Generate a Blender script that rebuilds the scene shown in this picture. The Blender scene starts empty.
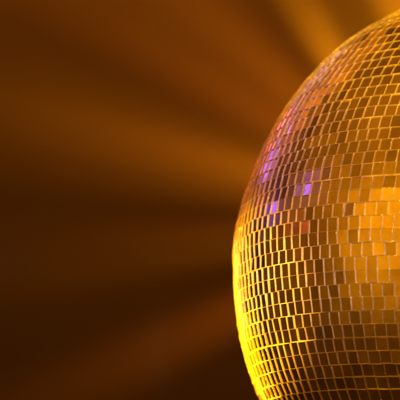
import bpy, math, random
from mathutils import Vector, Matrix, noise
random.seed(11)
S = bpy.context.scene
COL = S.collection

# ---- photo frame helpers: x right, y up, z towards the viewer -------------
def V(x, y, z): return Vector((x, -z, y))
R = 0.25            # ball radius, metres
CAMD = 2.0
FPX = 297.1 / math.tan(math.asin(R / CAMD))   # focal length in photo pixels
WALLZ = 1.30        # wall stands this far behind the ball's centre
CX, CY = 530.3, 275.1

# ---- materials ------------------------------------------------------------
def mat(name):
    m = bpy.data.materials.new(name); m.use_nodes = True
    nt = m.node_tree
    return m, nt, nt.nodes['Principled BSDF']

def mirror_material():
    m, nt, b = mat('mirror_glass')
    N, L = nt.nodes.new, nt.links.new
    geo = N('ShaderNodeNewGeometry')
    tc = N('ShaderNodeTexCoord')
    b.inputs['Metallic'].default_value = 1.0
    cr = N('ShaderNodeMapRange'); cr.inputs['To Min'].default_value = .6; cr.inputs['To Max'].default_value = .95
    L(geo.outputs['Random Per Island'], cr.inputs['Value'])
    mixc = N('ShaderNodeMix'); mixc.data_type = 'RGBA'; mixc.blend_type = 'MULTIPLY'; mixc.inputs[0].default_value = 1
    dust = N('ShaderNodeTexNoise'); dust.inputs['Scale'].default_value = 28; dust.inputs['Detail'].default_value = 6
    dr = N('ShaderNodeValToRGB'); dr.color_ramp.elements[0].position = .3; dr.color_ramp.elements[0].color = (.72, .66, .56, 1)
    dr.color_ramp.elements[1].position = .65; dr.color_ramp.elements[1].color = (1, .98, .94, 1)
    L(tc.outputs['Object'], dust.inputs['Vector']); L(dust.outputs['Fac'], dr.inputs['Fac'])
    L(cr.outputs['Result'], mixc.inputs[6]); L(dr.outputs['Color'], mixc.inputs[7])
    L(mixc.outputs[2], b.inputs['Base Color'])
    rough = N('ShaderNodeMapRange'); rough.inputs['To Min'].default_value = .10; rough.inputs['To Max'].default_value = .26
    n2 = N('ShaderNodeTexNoise'); n2.inputs['Scale'].default_value = 60; n2.inputs['Detail'].default_value = 4
    L(tc.outputs['Object'], n2.inputs['Vector']); L(n2.outputs['Fac'], rough.inputs['Value'])
    L(rough.outputs['Result'], b.inputs['Roughness'])
    n3 = N('ShaderNodeTexNoise'); n3.inputs['Scale'].default_value = 140; n3.inputs['Detail'].default_value = 3
    L(tc.outputs['Object'], n3.inputs['Vector'])
    bu = N('ShaderNodeBump'); bu.inputs['Strength'].default_value = .10; bu.inputs['Distance'].default_value = .001
    L(n3.outputs['Fac'], bu.inputs['Height']); L(bu.outputs['Normal'], b.inputs['Normal'])
    return m

def edge_material():
    m, nt, b = mat('cut_glass_edge')
    N, L = nt.nodes.new, nt.links.new
    tc = N('ShaderNodeTexCoord'); n = N('ShaderNodeTexNoise'); n.inputs['Scale'].default_value = 900; n.inputs['Detail'].default_value = 4
    L(tc.outputs['Object'], n.inputs['Vector'])
    bu = N('ShaderNodeBump'); bu.inputs['Strength'].default_value = 1.0; bu.inputs['Distance'].default_value = .0006
    L(n.outputs['Fac'], bu.inputs['Height']); L(bu.outputs['Normal'], b.inputs['Normal'])
    b.inputs['Base Color'].default_value = (.92, .88, .80, 1)
    b.inputs['Metallic'].default_value = .85; b.inputs['Roughness'].default_value = .17
    return m

def glue_material():
    m, nt, b = mat('ball_skin')
    N, L = nt.nodes.new, nt.links.new
    tc = N('ShaderNodeTexCoord'); n = N('ShaderNodeTexNoise'); n.inputs['Scale'].default_value = 90; n.inputs['Detail'].default_value = 5
    L(tc.outputs['Object'], n.inputs['Vector'])
    r = N('ShaderNodeValToRGB'); r.color_ramp.elements[0].position = .35; r.color_ramp.elements[0].color = (.35, .30, .22, 1)
    r.color_ramp.elements[1].position = .7; r.color_ramp.elements[1].color = (.75, .70, .58, 1)
    L(n.outputs['Fac'], r.inputs['Fac']); L(r.outputs['Color'], b.inputs['Base Color'])
    b.inputs['Roughness'].default_value = .45; b.inputs['Metallic'].default_value = .2
    return m

def wall_material():
    m, nt, b = mat('painted_plaster')
    N, L = nt.nodes.new, nt.links.new
    tc = N('ShaderNodeTexCoord'); n = N('ShaderNodeTexNoise'); n.inputs['Scale'].default_value = 1.6; n.inputs['Detail'].default_value = 5
    L(tc.outputs['Object'], n.inputs['Vector'])
    r = N('ShaderNodeValToRGB'); r.color_ramp.elements[0].position = .3; r.color_ramp.elements[0].color = (.075, .072, .07, 1)
    r.color_ramp.elements[1].position = .75; r.color_ramp.elements[1].color = (.09, .087, .084, 1)
    L(n.outputs['Fac'], r.inputs['Fac']); L(r.outputs['Color'], b.inputs['Base Color'])
    b.inputs['Roughness'].default_value = .8; b.inputs['Specular IOR Level'].default_value = .2
    return m

def steel_material():
    m, nt, b = mat('brushed_steel')
    b.inputs['Base Color'].default_value = (.55, .55, .56, 1); b.inputs['Metallic'].default_value = 1; b.inputs['Roughness'].default_value = .3
    return m

MIR, EDGE, GLUE, WALL, STEEL = mirror_material(), edge_material(), glue_material(), wall_material(), steel_material()

def mesh_obj(name, verts, faces, mats, parent=None, midx=None, smooth=False):
    me = bpy.data.meshes.new(name); me.from_pydata(verts, [], faces)
    for m in mats: me.materials.append(m)
    if midx: me.polygons.foreach_set('material_index', midx)
    if smooth: me.polygons.foreach_set('use_smooth', [True] * len(me.polygons))
    me.update()
    o = bpy.data.objects.new(name, me); COL.objects.link(o); o.parent = parent
    return o

# ---- the mirror ball ------------------------------------------------------
ball = bpy.data.objects.new('mirror_ball', None); COL.objects.link(ball)
ball['label'] = 'mirror ball of small square mirror tiles, lit amber gold with violet glints'
ball['category'] = 'disco ball'

axis = V(.065, 1, -.175).normalized()
# local frame of the ball: its own z is the axis, tilted away from the viewer
zx = axis; xx = V(1, 0, 0); xx = (xx - zx * xx.dot(zx)).normalized(); yx = zx.cross(xx)
ball.matrix_world = Matrix((xx, yx, zx)).transposed().to_4x4()

# slightly lumpy shell: two pressed halves meet at a low ridge (offset in photo px of 297)
PROF = [(-90, 0), (-40, 0), (-28, .6), (-20, 0), (-12, -.9), (-5, -.7), (0, 1.4), (3.5, 1.9), (8, .6), (14, -.9), (22, -.5), (30, 0), (38, .3), (43, 1.8), (48, .4), (52, -1.5), (60, -.2), (70, .4), (90, 0)]
def rad(lat, lon):
    d = math.degrees(lat)
    o = 0
    for (a, va), (b, vb) in zip(PROF, PROF[1:]):
        if a <= d <= b:
            t = (d - a) / (b - a); t = t * t * (3 - 2 * t); o = va + (vb - va) * t; break
    q = Vector((math.cos(lat) * math.cos(lon), math.cos(lat) * math.sin(lon), math.sin(lat)))
    return R * (1 + (.8 * o + .6 * noise.noise(q * 4.5)) / 297.0)
def pt(lat, lon, dr=0):
    r = rad(lat, lon) + dr
    return Vector((math.cos(lat) * math.cos(lon), math.cos(lat) * math.sin(lon), math.sin(lat))) * r

# inner shell (shows in the joints)
v, f = [], []
NA, NB = 72, 144
TH = 0.0019
for i in range(NA + 1):
    la = -math.pi / 2 + math.pi * i / NA
    for j in range(NB): v.append(pt(la, 2 * math.pi * j / NB, -TH))
for i in range(NA):
    for j in range(NB):
        a = i * NB + j; b = i * NB + (j + 1) % NB
        if i == 0: f.append((a, b + NB, a + NB))
        elif i == NA - 1: f.append((a, b, a + NB))
        else: f.append((a, b, b + NB, a + NB))
mesh_obj('ball_shell', v, f, [GLUE], ball, smooth=True)

# tiles
ROWS = 76
PITCH = math.pi / ROWS
v, f, mi = [], [], []
TILE = PITCH * R
DEEP = .00072
for i in range(2, ROWS - 2):
    lat0 = -math.pi / 2 + (i + .5) * PITCH
    lat = lat0 + random.gauss(0, .0008)
    n = max(3, round(2 * math.pi * math.cos(lat0) / PITCH))
    off = random.random() * 2 * math.pi / n
    rt = random.gauss(0, .006)
    rowdroop = random.gauss(0, .0010)
    for j in range(n):
        lon = off + 2 * math.pi * (j + random.gauss(0, .018)) / n
        la = lat + rowdroop * math.sin(3 * lon + i) + random.gauss(0, .0006)
        p = pt(la, lon)
        e = .01
        du = (pt(la, lon + e) - pt(la, lon - e)).normalized()
        dv = (pt(la + e, lon) - pt(la - e, lon)).normalized()
        nr = du.cross(dv).normalized()
        # hand-laid tiles sit at slightly different angles
        nr = (nr + du * random.gauss(0, .017) + dv * (rt + random.gauss(0, .015))).normalized()
        if random.random() < .07: nr = (nr + du * random.gauss(0, .055) + dv * random.gauss(0, .055)).normalized()
        tw = random.gauss(0, .012)
        U = (du - nr * du.dot(nr)).normalized(); W = nr.cross(U)
        U, W = U * math.cos(tw) + W * math.sin(tw), W * math.cos(tw) - U * math.sin(tw)
        wv = 2 * math.pi * math.cos(lat0) / n * R
        hu = wv * .5 - .00012 + random.gauss(0, .00005)
        hv = TILE * .5 - .00010 + random.gauss(0, .00005)
        base = len(v)
        p = p + nr * random.gauss(0, .00008)
        # silvered back seen down inside the cut glass edges
        rim = .00016
        for (hh, ww, dz) in ((hu, hv, -TH - .0005), (hu, hv, 0), (hu - rim, hv - rim, 0), (hu - rim, hv - rim, -DEEP)):
            for sx, sy in ((-1, -1), (1, -1), (1, 1), (-1, 1)):
                v.append(p + U * (sx * hh) + W * (sy * ww) + nr * dz)
        for k in range(4):
            k2 = (k + 1) % 4
            for lv in (0, 4, 8):
                f.append((base + lv + k, base + lv + k2, base + lv + 4 + k2, base + lv + 4 + k)); mi.append(1)
        f.append((base + 12, base + 13, base + 14, base + 15)); mi.append(0)
mesh_obj('mirror_tiles', v, f, [MIR, EDGE], ball, mi)

# hanging cap, ring and wire at the top pole
def lathe(prof, n=40):
    vv, ff = [], []
    for r, z in prof:
        for j in range(n): vv.append(Vector((r * math.cos(2 * math.pi * j / n), r * math.sin(2 * math.pi * j / n), z)))
    for i in range(len(prof) - 1):
        for j in range(n):
            a = i * n + j; b = i * n + (j + 1) % n
            ff.append((a, b, b + n, a + n))
    ff.append(tuple(range((len(prof) - 1) * n, len(prof) * n)))
    ff.append(tuple(reversed(range(n))))
    return vv, ff
vv, ff = lathe([(.026, R - .006), (.026, R + .003), (.024, R + .0045), (.010, R + .006), (.009, R + .016), (.007, R + .018)])
cap = mesh_obj('hanging_cap', vv, ff, [STEEL], ball)
vv, ff = [], []
n1, n2 = 32, 10
for a in range(n1):
    A = 2 * math.pi * a / n1
    for b in range(n2):
        B = 2 * math.pi * b / n2; r = .011 + .0018 * math.cos(B)
        vv.append(Vector((r * math.cos(A), .0018 * math.sin(B), R + .027 + r * math.sin(A))))
for a in range(n1):
    for b in range(n2):
        ff.append((a * n2 + b, ((a + 1) % n1) * n2 + b, ((a + 1) % n1) * n2 + (b + 1) % n2, a * n2 + (b + 1) % n2))
mesh_obj('hanging_ring', vv, ff, [STEEL], cap, smooth=True)

# ---- the wall behind ------------------------------------------------------
def box(name, c, sx, sy, sz, m):
    vv = [(c[0] + a * sx, c[1] + b * sy, c[2] + d * sz) for a in (-1, 1) for b in (-1, 1) for d in (-1, 1)]
    ff = [(0, 1, 3, 2), (4, 6, 7, 5), (0, 4, 5, 1), (2, 3, 7, 6), (0, 2, 6, 4), (1, 5, 7, 3)]
    return mesh_obj(name, vv, ff, [m])
wall = box('wall', (0, WALLZ + .05, 0), 2.6, .05, 2.2, WALL)
wall['kind'] = 'structure'

# ---- lamps ----------------------------------------------------------------
def wp(px, py, off=0.0):
    """photo pixel -> point `off` metres in front of the wall"""
    k = (CAMD + WALLZ - off) / FPX
    return V((px - CX) * k, (CY - py) * k, -(WALLZ - off))
def beam(dst, power, across, col, h=.26, src=(430, 214), lift=78):
    """a fan of light thrown along the wall from behind the ball: narrow across, tall towards the wall"""
    d = bpy.data.lights.new('added_beam', 'SPOT'); o = bpy.data.objects.new('added_beam', d); COL.objects.link(o)  # added lamp hidden by the ball, draws one streak on the wall
    p, q = wp(*src, h), wp(*dst, 0)
    z = (p - q).normalized()
    x = V(0, 0, 1).cross(z).normalized(); y = z.cross(x)
    o.matrix_world = Matrix.Translation(p) @ Matrix((x, y, z)).transposed().to_4x4() @ Matrix.Diagonal((math.tan(math.radians(across / 2)) / math.tan(math.radians(lift / 2)), 1, 1, 1))
    d.energy = power; d.spot_size = math.radians(lift); d.spot_blend = 1; d.color = col; d.shadow_soft_size = .01
AM = (1, .24, .005)
GO = (1, .30, .004)
OR = (1, .18, .008)
for q in [
    ((170, 150), 15, 22, AM), ((150, 149), 9, 9, AM), ((120, 124), 5, 7, AM),
    ((170, 252), 6, 11, AM), ((150, 228), 3, 6, OR),
    ((200, 330), 9, 13, OR), ((150, 352), 2, 6, OR),
    ((225, 50), 15, 25, (1, .215, .007)), ((200, 8), 6, 9, AM), ((180, 75), 7, 10, OR),
    ((325, 46), 8.5, 20, GO, .14, (368, 120)), ((312, 10), 4, 10, AM),
    ((400, -12), 9, 34, GO, .15, (425, 70)), ((362, -5), 14, 30, GO),
]:
    beam(*q)
def wash(loc, aim, power, size, col, deg=None):
    d = bpy.data.lights.new('unseen_wash', 'AREA'); o = bpy.data.objects.new('unseen_wash', d); COL.objects.link(o)
    o.location = V(*loc); o.rotation_euler = (V(*aim) - V(*loc)).to_track_quat('-Z', 'Y').to_euler()
    d.shape = 'DISK'; d.size = size; d.energy = power; d.color = col
    if deg: d.spread = math.radians(deg)
    return o
# amber washes added for wall tone and tile reflections: from above right, high up, and beyond the left
wash((.8, 1.2, -.6), (.1, .35, -WALLZ), 3.6, .5, (1, .13, .010), 110)
wash((-.7, 2.0, -.6), (-.6, 1.35, -WALLZ), 20, .5, (1, .21, .005), 64)
wash((-1.40, .50, -.6), (-1.40, .40, -WALLZ), 2.0, .3, (1, .17, .005), 50)
wash((-1.5, 1.25, -.5), (-1.3, 1.05, -WALLZ), 14, .4, (1, .21, .005), 64)
wash((-1.7, 1.9, -.3), (-1.6, 1.55, -WALLZ), 17, .5, (1, .24, .005), 84)
# yellow lamps behind the ball's lower left
YE = (1, .36, .003)
wash((-.79, -.17, -1.02), (-.24, -.095, 0), 0.26, .16, YE, 22)
wash((-.66, -.31, -.98), (-.20, -.14, 0), 0.18, .14, YE, 20)
# magenta, red and violet lamps behind, upper left
wash((-.62, .60, -1.15), (-.1, .15, 0), .035, .16, (.42, .15, .46), 70)
wash((-.80, .47, -1.18), (-.15, .1, 0), .08, .16, (1.0, .12, .06), 70)
VI = (.42, .13, 1)
for q in [((-.75, .42, -.70), .0055, .07, VI), ((-.80, .34, -.68), .004, .06, VI), ((-.72, .46, -.95), .004, .08, (.6, .12, .5)),
          ((-1.08, .45, -.06), .0030, .04, VI), ((-1.04, .295, -.375), .004, .06, VI), ((-1.06, .24, -.41), .004, .05, VI),
          ((-1.16, .195, .035), .0016, .03, (1, .08, .03)),
          ((-.70, .30, -.95), .006, .09, (.8, .10, .22))]:
    wash(q[0], (-.2, .07, .08), q[1], q[2], q[3], 50)
# key lamp, front left; pale, gold and red spots added to light tile edges
def narrow(loc, aim, power, deg, col, blend=.5, rad_=.04):
    d = bpy.data.lights.new('unseen_spot', 'SPOT'); o = bpy.data.objects.new('unseen_spot', d); COL.objects.link(o)
    o.location = V(*loc); o.rotation_euler = (V(*aim) - V(*loc)).to_track_quat('-Z', 'Y').to_euler()
    d.energy = power; d.spot_size = math.radians(deg); d.spot_blend = blend; d.color = col; d.shadow_soft_size = rad_
narrow((.55, .38, 1.8), (-.145, .125, .17), 30, 5.5, (.85, .50, .62), .9)
narrow((.10, .12, 1.8), (-.205, .0, .12), 22, 3.4, (1, .72, .45), .9, .008)
narrow((.60, .10, 1.8), (-.150, .010, .20), 50, 4.5, (1, .62, .58), .9)
narrow((-.75, .70, 1.95), (-.02, .08, .1), 250, 12, (1, .39, .006), .9, .06)
narrow((.10, .85, 1.9), (-.045, .15, .1), 560, 8.5, (1, .44, .006), .9, .03)
narrow((-1.2, .5, 1.3), (-.21, .10, .1), 60, 8, (1, .085, .04), .8, .04)
# yellow and amber spots added to brighten tile edges, lower left of the ball
narrow((-1.05, -.02, 1.45), (-.21, -.022, .1), 900, 6.2, (1, .38, .004), .45, .015)
narrow((-1.00, -.45, 1.50), (-.13, -.19, .1), 55, 12, (1, .27, .005), .8, .03)

# ---- world: dim base plus amber glows added for the tiles to reflect -----------------------------------------
w = bpy.data.worlds.new('World'); S.world = w; w.use_nodes = True
nt = w.node_tree; N, L = nt.nodes.new, nt.links.new
bg = nt.nodes['Background']; tc = N('ShaderNodeTexCoord')
def lobe(dirn, k, col, prev):
    d = V(*dirn).normalized()
    dot = N('ShaderNodeVectorMath'); dot.operation = 'DOT_PRODUCT'; dot.inputs[1].default_value = d
    L(tc.outputs['Generated'], dot.inputs[0])
    a = N('ShaderNodeMath'); a.operation = 'MULTIPLY_ADD'; a.inputs[1].default_value = k; a.inputs[2].default_value = -k
    L(dot.outputs['Value'], a.inputs[0])
    e = N('ShaderNodeMath'); e.operation = 'EXPONENT'; L(a.outputs[0], e.inputs[0])
    s = N('ShaderNodeVectorMath'); s.operation = 'SCALE'; s.inputs[0].default_value = col; L(e.outputs[0], s.inputs['Scale'])
    ad = N('ShaderNodeVectorMath'); ad.operation = 'ADD'; L(s.outputs[0], ad.inputs[0])
    if prev is None: ad.inputs[1].default_value = (.012, .0030, .0002)
    else: L(prev, ad.inputs[1])
    return ad.outputs[0]
o = None
for l in [((-.774, .297, .56), 20, (1.25, .42, .002)),
          ((-.80, .25, .54), 6, (.24, .068, .001)),
          ((-.65, .65, -.1), 4, (.36, .10, .002)),
          ((.0, .1, 1), 5.0, (.20, .06, .002))]:
    o = lobe(*l, o)
L(o, bg.inputs['Color']); bg.inputs['Strength'].default_value = 1.0

# ---- camera ---------------------------------------------------------------
cd = bpy.data.cameras.new('camera'); cam = bpy.data.objects.new('camera', cd); COL.objects.link(cam)
cam.location = V(0, 0, CAMD); cam.rotation_euler = (math.radians(90), 0, 0)
cd.sensor_width = 36; cd.lens = FPX / 400 * 36
cd.shift_x = -(CX - 200) / 400; cd.shift_y = (CY - 200) / 400
cd.clip_end = 100
cd.dof.use_dof = True; cd.dof.focus_distance = CAMD - .165; cd.dof.aperture_fstop = 7
S.camera = cam
S.view_settings.view_transform = 'Standard'; S.view_settings.look = 'None'
S.view_settings.exposure = 0; S.view_settings.gamma = 1
